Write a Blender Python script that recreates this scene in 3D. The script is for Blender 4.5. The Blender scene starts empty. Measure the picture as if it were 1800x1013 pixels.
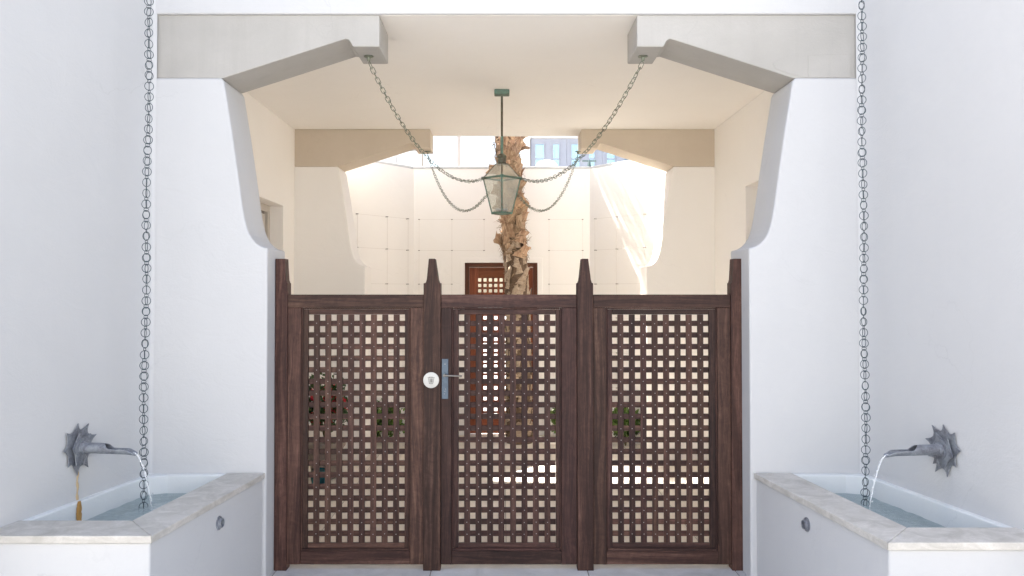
import bpy, bmesh, math, random
from mathutils import Vector, Matrix, noise
R = math.radians
rnd = random.Random(7)
S = bpy.context.scene
COL = S.collection

# ------------------------------------------------------------------ camera
cam = bpy.data.cameras.new('camera')
cam.sensor_width = 36.0
cam.lens = 31.0
cam.shift_x = 0.0094
cam.shift_y = -0.0144
cam.clip_start = 0.05
cam.clip_end = 3000
camo = bpy.data.objects.new('camera', cam)
COL.objects.link(camo)
camo.location = (0, 0, 1.7)
camo.rotation_euler = (R(90 + 1.2), 0, 0)
S.camera = camo

# ------------------------------------------------------------------ world, sun, exposure
SUN = Vector((-0.74, 0.67, 1.42)).normalized()          # towards the sun
W = bpy.data.worlds.new('World')
S.world = W
W.use_nodes = True
nt = W.node_tree
nt.nodes.clear()
sky = nt.nodes.new('ShaderNodeTexSky')
sky.sky_type = 'NISHITA'
sky.sun_disc = False
sky.sun_elevation = math.asin(SUN.z)
sky.sun_rotation = math.atan2(SUN.x, SUN.y)
sky.altitude = 0
sky.air_density = 1.0
sky.dust_density = 2.5
sky.ozone_density = 1.0
bg = nt.nodes.new('ShaderNodeBackground')
bg.inputs['Strength'].default_value = 0.055
wo = nt.nodes.new('ShaderNodeOutputWorld')
nt.links.new(sky.outputs[0], bg.inputs[0])
nt.links.new(bg.outputs[0], wo.inputs[0])
sl = bpy.data.lights.new('sun', 'SUN')
sl.energy = 5.0
sl.angle = R(0.55)
sl.color = (1.0, 0.965, 0.91)
slo = bpy.data.objects.new('sun', sl)
COL.objects.link(slo)
slo.location = (-8, 12, 12)
slo.rotation_euler = SUN.to_track_quat('Z', 'Y').to_euler()
S.view_settings.view_transform = 'Standard'
S.view_settings.look = 'None'
S.view_settings.gamma = 1.0
S.view_settings.exposure = 2.88
S.view_settings.use_curve_mapping = False
try:
    S.view_settings.use_white_balance = True
    S.view_settings.white_balance_temperature = 6650
    S.view_settings.white_balance_tint = 10
except Exception:
    pass
S.cycles.max_bounces = 14
S.cycles.diffuse_bounces = 8
S.cycles.transparent_max_bounces = 16

# ------------------------------------------------------------------ materials
class NT:
    def __init__(self, name):
        self.m = bpy.data.materials.new(name)
        self.m.use_nodes = True
        self.t = self.m.node_tree
        self.b = self.t.nodes['Principled BSDF']
    def n(self, kind, **kw):
        x = self.t.nodes.new('ShaderNode' + kind)
        for k, v in kw.items():
            if k.startswith('i_'):
                x.inputs[k[2:].replace('_', ' ')].default_value = v
            else:
                setattr(x, k, v)
        return x
    def l(self, a, b):
        self.t.links.new(a, b)
    def noise(self, vec, scale, detail=4, rough=0.55, dist=0.0):
        x = self.n('TexNoise')
        x.inputs['Scale'].default_value = scale
        x.inputs['Detail'].default_value = detail
        x.inputs['Roughness'].default_value = rough
        x.inputs['Distortion'].default_value = dist
        self.l(vec, x.inputs['Vector'])
        return x.outputs['Fac']
    def ramp(self, fac, stops):
        x = self.n('ValToRGB')
        e = x.color_ramp.elements
        e[0].position, e[0].color = stops[0][0], (*stops[0][1], 1)
        e[1].position, e[1].color = stops[-1][0], (*stops[-1][1], 1)
        for p, c in stops[1:-1]:
            q = e.new(p); q.color = (*c, 1)
        self.l(fac, x.inputs['Fac'])
        return x.outputs['Color']
    def mix(self, fac, a, b, mode='MIX'):
        x = self.n('MixRGB', blend_type=mode)
        for s, v in ((x.inputs[0], fac), (x.inputs[1], a), (x.inputs[2], b)):
            if isinstance(v, (int, float)): s.default_value = v
            elif isinstance(v, tuple): s.default_value = (*v, 1)
            else: self.l(v, s)
        return x.outputs[0]
    def scaled(self, vec, sc):
        x = self.n('Mapping')
        x.inputs['Scale'].default_value = sc
        self.l(vec, x.inputs['Vector'])
        return x.outputs[0]
    def bump(self, h, strength, dist):
        x = self.n('Bump')
        x.inputs['Strength'].default_value = strength
        x.inputs['Distance'].default_value = dist
        self.l(h, x.inputs['Height'])
        self.l(x.outputs[0], self.b.inputs['Normal'])
    def pos(self):
        return self.n('NewGeometry').outputs['Position']
    def objvec(self, spread=37.0):
        tc = self.n('TexCoord'); oi = self.n('ObjectInfo')
        mu = self.n('Math', operation='MULTIPLY'); mu.inputs[1].default_value = spread
        self.l(oi.outputs['Random'], mu.inputs[0])
        cb = self.n('CombineXYZ')
        for k in range(3): self.l(mu.outputs[0], cb.inputs[k])
        ad = self.n('VectorMath', operation='ADD')
        self.l(tc.outputs['Object'], ad.inputs[0]); self.l(cb.outputs[0], ad.inputs[1])
        return ad.outputs[0], oi.outputs['Random']

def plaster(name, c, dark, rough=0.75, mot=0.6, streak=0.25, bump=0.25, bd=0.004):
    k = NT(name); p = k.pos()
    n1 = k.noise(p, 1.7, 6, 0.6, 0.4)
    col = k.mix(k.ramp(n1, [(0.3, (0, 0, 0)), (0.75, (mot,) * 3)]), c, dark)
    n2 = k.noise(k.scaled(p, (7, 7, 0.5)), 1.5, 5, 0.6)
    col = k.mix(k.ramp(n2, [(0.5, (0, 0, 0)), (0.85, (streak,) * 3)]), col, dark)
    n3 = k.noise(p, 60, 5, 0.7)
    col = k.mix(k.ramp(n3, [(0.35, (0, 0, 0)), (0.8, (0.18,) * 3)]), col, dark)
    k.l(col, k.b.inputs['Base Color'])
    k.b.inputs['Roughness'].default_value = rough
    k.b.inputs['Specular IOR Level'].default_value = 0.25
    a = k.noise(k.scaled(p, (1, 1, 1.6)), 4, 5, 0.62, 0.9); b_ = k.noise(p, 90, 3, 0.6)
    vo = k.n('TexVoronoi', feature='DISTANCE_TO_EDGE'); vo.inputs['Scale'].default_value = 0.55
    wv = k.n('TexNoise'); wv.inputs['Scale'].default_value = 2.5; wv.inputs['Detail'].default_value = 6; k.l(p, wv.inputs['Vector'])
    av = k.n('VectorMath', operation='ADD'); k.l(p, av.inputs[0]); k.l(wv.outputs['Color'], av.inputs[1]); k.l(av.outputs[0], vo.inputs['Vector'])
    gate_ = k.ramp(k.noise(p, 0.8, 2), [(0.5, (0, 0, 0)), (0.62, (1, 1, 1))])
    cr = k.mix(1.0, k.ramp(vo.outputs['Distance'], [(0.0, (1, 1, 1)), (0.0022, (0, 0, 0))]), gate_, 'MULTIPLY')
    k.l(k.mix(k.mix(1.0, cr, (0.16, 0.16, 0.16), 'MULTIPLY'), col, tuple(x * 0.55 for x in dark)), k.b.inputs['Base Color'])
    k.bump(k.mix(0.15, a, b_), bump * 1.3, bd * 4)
    return k.m

def flat(name, c, rough=0.5, metal=0.0, var=0.15, scale=30):
    k = NT(name); v, r_ = k.objvec()
    d = tuple(x * (1 - var * 2.2) for x in c)
    k.l(k.mix(k.noise(v, scale, 5, 0.65), d, c), k.b.inputs['Base Color'])
    k.b.inputs['Roughness'].default_value = rough
    k.b.inputs['Metallic'].default_value = metal
    k.bump(k.noise(v, scale * 3, 3), 0.15, 0.002)
    return k.m

def wood(name, cols, rough=0.55, fig=0.5, spread=37.0):
    k = NT(name); v, r_ = k.objvec(spread)
    warp = k.n('TexNoise'); warp.inputs['Scale'].default_value = 2.2; warp.inputs['Detail'].default_value = 2
    k.l(k.scaled(v, (1, 1, 0.45)), warp.inputs['Vector'])
    sc = k.n('VectorMath', operation='SCALE'); sc.inputs['Scale'].default_value = 0.10
    k.l(warp.outputs['Color'], sc.inputs[0])
    ad = k.n('VectorMath', operation='ADD'); k.l(v, ad.inputs[0]); k.l(sc.outputs[0], ad.inputs[1])
    w = ad.outputs[0]
    rings = k.noise(k.scaled(w, (34, 34, 1.0)), 1.0, 6, 0.65, 0.6)
    fine = k.noise(k.scaled(w, (330, 330, 7)), 1.0, 4, 0.7)
    curl = k.noise(k.scaled(w, (14, 14, 16)), 1.0, 3, 0.6, 1.5)
    f = k.mix(0.35, rings, fine)
    f = k.mix(fig * 0.3, f, curl)
    col = k.ramp(f, [(0.30, cols[0]), (0.47, cols[1]), (0.56, cols[2]), (0.72, cols[3])])
    hv = k.n('HueSaturation')
    mr = k.n('MapRange'); mr.inputs['To Min'].default_value = 0.68; mr.inputs['To Max'].default_value = 1.25
    k.l(r_, mr.inputs['Value']); k.l(mr.outputs[0], hv.inputs['Value'])
    mr2 = k.n('MapRange'); mr2.inputs['To Min'].default_value = 0.494; mr2.inputs['To Max'].default_value = 0.505
    wn = k.n('TexWhiteNoise', noise_dimensions='1D'); k.l(r_, wn.inputs['W'])
    k.l(wn.outputs['Value'], mr2.inputs['Value']); k.l(mr2.outputs[0], hv.inputs['Hue'])
    k.l(col, hv.inputs['Color'])
    k.l(hv.outputs[0], k.b.inputs['Base Color'])
    rr = k.n('MapRange'); rr.inputs['To Min'].default_value = rough - 0.12; rr.inputs['To Max'].default_value = rough + 0.15
    k.l(f, rr.inputs['Value']); k.l(rr.outputs[0], k.b.inputs['Roughness'])
    k.b.inputs['Specular IOR Level'].default_value = 0.22
    k.bump(k.mix(0.6, rings, fine), 0.35, 0.0015)
    return k.m

def stone(name, a, b_, scale=3.0, rough=0.6, bump=0.3):
    k = NT(name); p = k.pos(); v, r_ = k.objvec()
    n1 = k.noise(k.scaled(p, (1, 1, 2.5)), scale, 8, 0.65, 0.8)
    n2 = k.noise(p, scale * 14, 5, 0.7)
    col = k.ramp(n1, [(0.3, b_), (0.7, a)])
    col = k.mix(k.ramp(n2, [(0.4, (0, 0, 0)), (0.8, (0.5,) * 3)]), col, b_)
    hv = k.n('HueSaturation')
    mr = k.n('MapRange'); mr.inputs['To Min'].default_value = 0.9; mr.inputs['To Max'].default_value = 1.08
    k.l(r_, mr.inputs['Value']); k.l(mr.outputs[0], hv.inputs['Value']); k.l(col, hv.inputs['Color'])
    k.l(hv.outputs[0], k.b.inputs['Base Color'])
    k.b.inputs['Roughness'].default_value = rough
    k.bump(n2, bump, 0.002)
    return k.m

def patina(name, green, brown, thr=0.5, rough=0.6, metal=0.3):
    k = NT(name); v, r_ = k.objvec()
    n1 = k.noise(v, 14, 6, 0.7, 0.5)
    col = k.ramp(n1, [(thr - 0.12, brown), (thr + 0.12, green)])
    n2 = k.noise(v, 70, 4, 0.7)
    col = k.mix(k.ramp(n2, [(0.5, (0, 0, 0)), (0.8, (0.5,) * 3)]), col, tuple(min(1, x * 1.5) for x in green))
    k.l(col, k.b.inputs['Base Color'])
    k.b.inputs['Roughness'].default_value = rough
    k.b.inputs['Metallic'].default_value = metal
    k.bump(n2, 0.3, 0.001)
    return k.m

def glass(name, c, rough=0.05, alpha_mix=0.6, tint=(1, 1, 1)):
    k = NT(name)
    k.b.inputs['Base Color'].default_value = (*c, 1)
    k.b.inputs['Roughness'].default_value = rough
    v, r_ = k.objvec()
    k.bump(k.noise(v, 18, 3), 0.25, 0.01)
    tr = k.n('BsdfTransparent'); tr.inputs[0].default_value = (*tint, 1)
    mx = k.n('MixShader'); mx.inputs[0].default_value = alpha_mix
    out = [x for x in k.t.nodes if x.type == 'OUTPUT_MATERIAL'][0]
    k.l(k.b.outputs[0], mx.inputs[1]); k.l(tr.outputs[0], mx.inputs[2]); k.l(mx.outputs[0], out.inputs[0])
    return k.m

M = {}
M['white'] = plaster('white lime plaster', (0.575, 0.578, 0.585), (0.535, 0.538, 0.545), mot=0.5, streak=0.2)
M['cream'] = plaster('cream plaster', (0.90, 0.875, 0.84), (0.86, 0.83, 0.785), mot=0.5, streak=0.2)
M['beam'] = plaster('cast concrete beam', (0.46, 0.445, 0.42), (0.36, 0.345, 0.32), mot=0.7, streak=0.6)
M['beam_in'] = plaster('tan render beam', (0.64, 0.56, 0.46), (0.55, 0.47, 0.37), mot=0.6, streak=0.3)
M['basin'] = plaster('basin plaster', (0.78, 0.80, 0.80), (0.68, 0.71, 0.72), rough=0.4)
M['coping'] = stone('limestone coping', (0.72, 0.69, 0.65), (0.44, 0.42, 0.38), 8.0)
M['paving'] = stone('grey concrete paving', (0.68, 0.67, 0.66), (0.50, 0.49, 0.48), 5.0, 0.7)
M['slab'] = stone('cream stone floor', (0.78, 0.73, 0.66), (0.66, 0.60, 0.52), 3.0, 0.55)
M['joint'] = flat('joint mortar', (0.30, 0.27, 0.23), 0.9)
M['ground'] = stone('pale ground', (0.25, 0.245, 0.235), (0.20, 0.195, 0.185), 0.6, 0.9)
M['wood'] = wood('weathered hardwood', [(0.012, 0.006, 0.005), (0.046, 0.022, 0.017), (0.092, 0.046, 0.034), (0.22, 0.13, 0.098)])
M['wood_dark'] = wood('dark oiled hardwood', [(0.010, 0.005, 0.005), (0.032, 0.015, 0.013), (0.066, 0.032, 0.026), (0.14, 0.08, 0.064)])
M['wood_red'] = wood('red brown door wood', [(0.12, 0.034, 0.016), (0.20, 0.060, 0.028), (0.25, 0.08, 0.038), (0.34, 0.13, 0.065)], fig=0.2)
M['wood_redd'] = wood('dark red brown frame wood', [(0.06, 0.022, 0.013), (0.10, 0.036, 0.020), (0.13, 0.046, 0.026), (0.18, 0.07, 0.04)], fig=0.2)
M['nail'] = flat('nail heads', (0.42, 0.38, 0.38), 0.4, 0.5)
M['bronze'] = patina('grey pewter bronze', (0.32, 0.345, 0.38), (0.18, 0.185, 0.215), 0.5, 0.5, 0.5)
M['verdigris'] = patina('verdigris copper', (0.13, 0.225, 0.18), (0.10, 0.09, 0.06), 0.45)
M['verdbrown'] = patina('brown copper', (0.16, 0.20, 0.15), (0.10, 0.08, 0.055), 0.6)
M['chain'] = patina('chain metal', (0.20, 0.25, 0.20), (0.16, 0.14, 0.10), 0.48, 0.5, 0.5)
M['rainchain'] = patina('rain chain metal', (0.085, 0.12, 0.135), (0.07, 0.085, 0.095), 0.5, 0.5, 0.5)
M['steel'] = patina('blue grey steel', (0.085, 0.115, 0.15), (0.06, 0.075, 0.10), 0.45, 0.45, 0.6)
M['lever'] = flat('lever metal', (0.30, 0.28, 0.25), 0.35, 0.8)
M['enamel'] = flat('cream enamel', (0.60, 0.59, 0.55), 0.35, 0, 0.03)
M['ink'] = flat('dark print', (0.10, 0.09, 0.08), 0.5, 0, 0.0)
M['copper'] = flat('burner tube', (0.30, 0.10, 0.07), 0.4, 0.4)
M['wire'] = flat('trellis wire', (0.72, 0.67, 0.60), 0.5, 0.0)
M['stud'] = flat('trellis stud', (0.22, 0.19, 0.16), 0.5, 0.4)
M['winframe'] = flat('blue grey window paint', (0.26, 0.29, 0.365), 0.45, 0, 0.04)
M['greypost'] = flat('grey painted post', (0.40, 0.37, 0.36), 0.6, 0, 0.05)
M['tile'] = stone('pale wall panel', (0.52, 0.53, 0.55), (0.44, 0.45, 0.47), 2.0)
M['doorpaint'] = flat('taupe door paint', (0.55, 0.50, 0.44), 0.5, 0, 0.04)
M['doordark'] = flat('dark door rebate', (0.20, 0.17, 0.15), 0.5, 0, 0.04)
M['whitemetal'] = flat('white painted metal', (0.8, 0.8, 0.78), 0.4, 0, 0.03)
M['darkmetal'] = flat('dark painted metal', (0.10, 0.15, 0.16), 0.5, 0.2)
M['rust'] = flat('orange mineral deposit', (0.62, 0.34, 0.10), 0.5, 0, 0.22, 60)
M['rustpale'] = flat('pale orange run', (0.66, 0.50, 0.30), 0.5, 0, 0.2, 60)
M['teal'] = flat('teal glazed ceramic', (0.01, 0.10, 0.13), 0.15, 0, 0.1)
M['clay'] = flat('grey clay pot', (0.33, 0.28, 0.24), 0.8, 0, 0.15)
M['leaf'] = flat('green leaf', (0.16, 0.27, 0.05), 0.5, 0, 0.3, 20)
M['leafdark'] = flat('dark green leaf', (0.07, 0.14, 0.03), 0.5, 0, 0.3, 20)
M['petal'] = flat('red petal', (0.50, 0.015, 0.03), 0.5, 0, 0.2)
M['stem'] = flat('plant stem', (0.12, 0.09, 0.04), 0.8)
M['soil'] = flat('soil', (0.05, 0.035, 0.025), 0.9)
M['frond'] = flat('palm frond', (0.07, 0.12, 0.04), 0.5, 0, 0.3, 20)
M['boot'] = wood('palm leaf base', [(0.16, 0.085, 0.045), (0.36, 0.225, 0.14), (0.50, 0.35, 0.23), (0.68, 0.53, 0.38)], 0.8, 0.6)
M['bark'] = stone('palm bark plate', (0.56, 0.45, 0.34), (0.26, 0.18, 0.12), 16.0, 0.9, 0.9)
M['trunk'] = stone('dark palm core', (0.20, 0.13, 0.085), (0.08, 0.05, 0.03), 14.0, 0.9, 0.9)
M['fibre'] = flat('palm fibre', (0.40, 0.27, 0.16), 0.9, 0, 0.3)
M['lglass'] = glass('lantern glass', (0.80, 0.81, 0.77), 0.10, 0.82, (0.96, 0.96, 0.93))
M['jet'] = glass('falling water', (0.9, 0.93, 0.96), 0.03, 0.45)
def pane_mat():
    k = NT('window pane')
    k.b.inputs['Base Color'].default_value = (0.19, 0.30, 0.38, 1)
    k.b.inputs['Metallic'].default_value = 0.85
    k.b.inputs['Roughness'].default_value = 0.06
    return k.m
M['pane'] = pane_mat()
def water_mat():
    k = NT('trough water'); p = k.pos()
    k.b.inputs['Base Color'].default_value = (0.62, 0.76, 0.78, 1)
    k.b.inputs['Roughness'].default_value = 0.03
    k.b.inputs['IOR'].default_value = 1.33
    k.b.inputs['Transmission Weight'].default_value = 0.75
    n = k.noise(k.scaled(p, (1.0, 1.6, 1)), 16, 3, 0.55, 0.8)
    k.bump(n, 0.75, 0.016)
    return k.m
M['water'] = water_mat()

# ------------------------------------------------------------------ object helpers
LOC = {}
def thing(name, label, cat, loc=(0, 0, 0), group=None, kind=None):
    o = bpy.data.objects.new(name, None)
    COL.objects.link(o)
    o.empty_display_size = 0.1
    o.location = loc
    LOC[o.name] = Vector(loc)
    if label: o['label'] = label
    if cat: o['category'] = cat
    if group: o['group'] = group
    if kind: o['kind'] = kind
    return o
def tag(o, label, cat, group=None):
    o['label'] = label; o['category'] = cat
    if group: o['group'] = group
    return o
def wloc(p):
    return LOC.get(p.name, Vector((0, 0, 0))) if p else Vector((0, 0, 0))
def link(name, me, mat, parent=None, loc=None, rot=None, mtx=None):
    """a mesh whose vertices are in its own local frame, placed at a world location"""
    o = bpy.data.objects.new(name, me)
    COL.objects.link(o)
    if mat is not None and len(me.materials) == 0: me.materials.append(mat)
    base = wloc(parent)
    if parent: o.parent = parent
    if mtx is not None:
        m = mtx.copy(); m.translation = m.translation - base
        o.matrix_local = m
        LOC[o.name] = mtx.translation.copy()
    else:
        l = Vector(loc) if loc is not None else Vector(base)
        o.location = l - base
        if rot: o.rotation_euler = rot
        LOC[o.name] = l
    return o
def world_mesh(name, verts, faces, mat, parent=None, smooth=False, origin=None, bevel=0, kind=None, mats=None, fm=None, seg=2):
    """vertices in world coordinates; origin = centre of the bounding box bottom"""
    vs = [Vector(v) for v in verts]
    if origin is None:
        origin = Vector((sum(v.x for v in vs) / len(vs), sum(v.y for v in vs) / len(vs), min(v.z for v in vs)))
    origin = Vector(origin)
    me = bpy.data.meshes.new(name)
    me.from_pydata([v - origin for v in vs], [], faces)
    bm = bmesh.new(); bm.from_mesh(me)
    bmesh.ops.recalc_face_normals(bm, faces=bm.faces)
    bm.to_mesh(me); bm.free()
    if mats:
        for x in mats: me.materials.append(x)
        for i, p in enumerate(me.polygons): p.material_index = fm[i]
    if smooth:
        me.polygons.foreach_set('use_smooth', [True] * len(me.polygons))
        me.set_sharp_from_angle(angle=R(40))
    o = link(name, me, mat, parent, origin)
    if bevel:
        b = o.modifiers.new('bevel', 'BEVEL'); b.width = bevel; b.segments = seg; b.limit_method = 'ANGLE'; b.angle_limit = R(35)
        b.harden_normals = False
    if kind: o['kind'] = kind
    return o
def boxvf(x0, x1, y0, y1, z0, z1):
    v = [(x0, y0, z0), (x1, y0, z0), (x1, y1, z0), (x0, y1, z0), (x0, y0, z1), (x1, y0, z1), (x1, y1, z1), (x0, y1, z1)]
    f = [(0, 3, 2, 1), (4, 5, 6, 7), (0, 1, 5, 4), (1, 2, 6, 5), (2, 3, 7, 6), (3, 0, 4, 7)]
    return v, f
def box(name, x0, x1, y0, y1, z0, z1, mat, parent=None, bevel=0.0, **kw):
    v, f = boxvf(min(x0, x1), max(x0, x1), min(y0, y1), max(y0, y1), min(z0, z1), max(z0, z1))
    return world_mesh(name, v, f, mat, parent, bevel=bevel, **kw)
class MB:
    def __init__(s): s.v = []; s.f = []; s.m = []
    def add(s, v, f, mi=0):
        k = len(s.v); s.v += [tuple(x) for x in v]; s.f += [tuple(i + k for i in q) for q in f]; s.m += [mi] * len(f)
    def box(s, *a, mi=0): s.add(*boxvf(*a), mi)
    def tube(s, pts, r, n=8, closed=False, mi=0, cap=True):
        pts = [Vector(p) for p in pts]; N = len(pts); vs = []; fs = []
        up = Vector((0, 0, 1))
        for i, p in enumerate(pts):
            a = pts[(i - 1) % N] if (closed or i > 0) else p
            b = pts[(i + 1) % N] if (closed or i < N - 1) else p
            t = (b - a).normalized()
            u = t.cross(up)
            if u.length < 0.05: u = t.cross(Vector((1, 0, 0)))
            u.normalize(); w = u.cross(t)
            rr = r[i] if isinstance(r, (list, tuple)) else r
            for k in range(n):
                q = 2 * math.pi * k / n
                vs.append(p + (u * math.cos(q) + w * math.sin(q)) * rr)
        for i in range(N if closed else N - 1):
            j = (i + 1) % N
            for k in range(n):
                l = (k + 1) % n
                fs.append((i * n + k, i * n + l, j * n + l, j * n + k))
        if cap and not closed:
            fs.append(tuple(range(n))); fs.append(tuple((N - 1) * n + k for k in range(n)))
        s.add(vs, fs, mi)
    def lathe(s, prof, c, n=20, mi=0):
        vs = []; fs = []
        for (r, z) in prof:
            for k in range(n):
                q = 2 * math.pi * k / n
                vs.append((c[0] + r * math.cos(q), c[1] + r * math.sin(q), c[2] + z))
        for i in range(len(prof) - 1):
            for k in range(n):
                l = (k + 1) % n
                fs.append((i * n + k, i * n + l, (i + 1) * n + l, (i + 1) * n + k))
        fs.append(tuple(range(n))); fs.append(tuple((len(prof) - 1) * n + k for k in range(n)))
        s.add(vs, fs, mi)
    def build(s, name, mat, parent=None, **kw):
        return world_mesh(name, s.v, s.f, mat, parent, **kw)
def prism(name, poly, axis, a0, a1, mat, parent=None, **kw):
    """poly in the plane across `axis` ('y': (x,z), 'x': (y,z), 'z': (x,y))"""
    def P(p, a):
        return {'y': (p[0], a, p[1]), 'x': (a, p[0], p[1]), 'z': (p[0], p[1], a)}[axis]
    n = len(poly)
    v = [P(p, a0) for p in poly] + [P(p, a1) for p in poly]
    f = [tuple(range(n)), tuple(range(2 * n - 1, n - 1, -1))] + [(i, (i + 1) % n, n + (i + 1) % n, n + i) for i in range(n)]
    return world_mesh(name, v, f, mat, parent, **kw)
def bump_mesh(o, amp, scale):
    for v in o.data.vertices:
        p = v.co * scale
        v.co += Vector((noise.noise(p), noise.noise(p + Vector((9, 2, 5))), noise.noise(p + Vector((3, 7, 1))))) * amp

# boards: long axis on local Z so that the grain follows it
BCACHE = {}
def board_mesh(L, w, t, bev=0.0018):
    key = (round(L, 4), round(w, 4), round(t, 4), bev)
    if key in BCACHE: return BCACHE[key]
    v, f = boxvf(-w / 2, w / 2, -t / 2, t / 2, -L / 2, L / 2)
    bm = bmesh.new()
    vs = [bm.verts.new(p) for p in v]
    for q in f: bm.faces.new([vs[i] for i in q])
    bmesh.ops.recalc_face_normals(bm, faces=bm.faces)
    if bev: bmesh.ops.bevel(bm, geom=list(bm.edges), offset=bev, segments=1, affect='EDGES')
    me = bpy.data.meshes.new('board'); bm.to_mesh(me); bm.free()
    BCACHE[key] = me
    return me
def board(name, x0, x1, y0, y1, z0, z1, mat, parent, bev=0.0018):
    """upright or lying board between world limits, grain along its longer side"""
    w, h, t = x1 - x0, z1 - z0, y1 - y0
    c = ((x0 + x1) / 2, (y0 + y1) / 2, (z0 + z1) / 2)
    key = None
    if h >= w:
        me = board_mesh(h, w, t, bev); rot = (0, 0, 0)
    else:
        me = board_mesh(w, h, t, bev); rot = (0, R(90), 0)
    if len(me.materials) and me.materials[0] is not mat:
        me = me.copy(); me.materials.clear()
        BCACHE[(round(max(w, h), 4), round(min(w, h), 4), round(t, 4), bev)] = me
    return link(name, me, mat, parent, c, rot)

# ------------------------------------------------------------------ layout constants
D = 5.24          # front face of the gatehouse
XC = 0.035        # its centre line
TP = 0.43         # pier thickness
YB = 8.97         # back piers
YBE = 9.39
H = 3.36          # ceiling
YG = 5.434        # gate plane
EYE = 1.7
def at(px, py, Y):
    s = 1550.0 / Y
    return ((px - 883) / s, Y, EYE - (py - 513) / s)
def gx(px): return (px - 883) / 285.2
def gz(py): return EYE - (py - 513) / 285.9

# ------------------------------------------------------------------ ground
g = box('ground', -600, 600, -600, 600, -0.30, -0.03, M['ground']); g['kind'] = 'structure'
# threshold paving in front of the gate
pv = thing('paving', None, None, (XC, 4.9, -0.03), kind='structure')
xs = [-2.9, -1.38, gx(759), gx(1031), 1.42, 2.9]
ys = [3.3, 4.45, 5.60]
box('mortar', -2.9, 2.9, 3.3, 5.60, -0.029, -0.004, M['joint'], pv)
for i in range(len(xs) - 1):
    for j in range(len(ys) - 1):
        box('slab', xs[i] + 0.003, xs[i + 1] - 0.003, ys[j] + 0.003, ys[j + 1] - 0.003, -0.028, rnd.uniform(-0.001, 0.0005), M['paving'], pv, bevel=0.002)
fl = thing('passage_floor', None, None, (XC, 8, -0.03), kind='structure')
box('mortar', -2.9, 2.9, 5.603, 10.9, -0.029, -0.004, M['joint'], fl)
nx, ny = 8, 8
x0, x1, y0, y1 = -2.6, 2.65, 5.604, 10.9
for i in range(nx):
    for j in range(ny):
        a = x0 + (x1 - x0) * i / nx; b_ = x0 + (x1 - x0) * (i + 1) / nx
        c = y0 + (y1 - y0) * j / ny; d = y0 + (y1 - y0) * (j + 1) / ny
        box('slab', a + 0.003, b_ - 0.003, c + 0.003, d - 0.003, -0.028, rnd.uniform(-0.002, 0.001), M['slab'], fl, bevel=0.002)

# ------------------------------------------------------------------ gatehouse
gh = thing('gatehouse', 'white plastered covered gateway with haunched beams and curved cut back piers', 'building', (XC, D, 0))
curve = [(1.432, 1.962), (1.452, 1.964), (1.475, 1.972), (1.500, 1.988), (1.522, 2.010), (1.541, 2.040), (1.556, 2.078), (1.567, 2.120), (1.576, 2.165), (1.585, 2.220), (1.615, 2.43), (1.65, 2.66), (1.698, 2.95), (1.712, 2.977)]
def pier(sgn, y0, y1, mat):
    poly = [(2.75, -0.01), (1.432, -0.01)] + curve + [(2.75, 2.977)]
    return prism('pier', [(XC + sgn * x, z) for x, z in poly], 'y', y0, y1, mat, gh, bevel=0.012, smooth=False, seg=3)
def bracket(sgn, y0, y1, mat, xo):
    poly = [(xo, H), (0.772, H), (0.772, 3.168), (0.932, 3.168), (0.940, 3.186), (0.949, 3.202), (0.961, 3.212), (0.978, 3.214), (0.998, 3.208), (1.712, 2.977), (xo, 2.977)]
    return prism('bracket_beam', [(XC + sgn * x, z) for x, z in poly], 'y', y0, y1, mat, gh, bevel=0.006, seg=2)
for s_ in (-1, 1):
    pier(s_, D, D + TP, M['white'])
    bracket(s_, D + 0.014, D + TP - 0.01, M['beam'], 2.7)
    pier(s_, YB, YBE, M['cream'])
    bracket(s_, YB + 0.004, YBE - 0.01, M['beam_in'], 2.18)
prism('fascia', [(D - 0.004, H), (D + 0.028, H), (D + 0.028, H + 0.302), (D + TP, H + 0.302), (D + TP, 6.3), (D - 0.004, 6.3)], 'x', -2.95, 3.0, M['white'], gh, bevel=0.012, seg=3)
def bp(px, py): p = at(px, py, D); return (p[0], p[2])
for poly_ in ([(1366, 118), (1363, 109), (1370, 103), (1392, 97), (1423.5, 94.5), (1423.5, 134), (1404, 131)], [(1425.2, 94.2), (1500, 92), (1500, 134), (1425.2, 134)]):
    prism('plaster_patch', [bp(*q) for q in poly_], 'y', D + 0.0115, D + 0.02, M['beam'], gh, bevel=0.0015)
box('ceiling', -2.6, 2.7, D + 0.0285, YBE, H, H + 0.3, M['cream'], gh)
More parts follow.
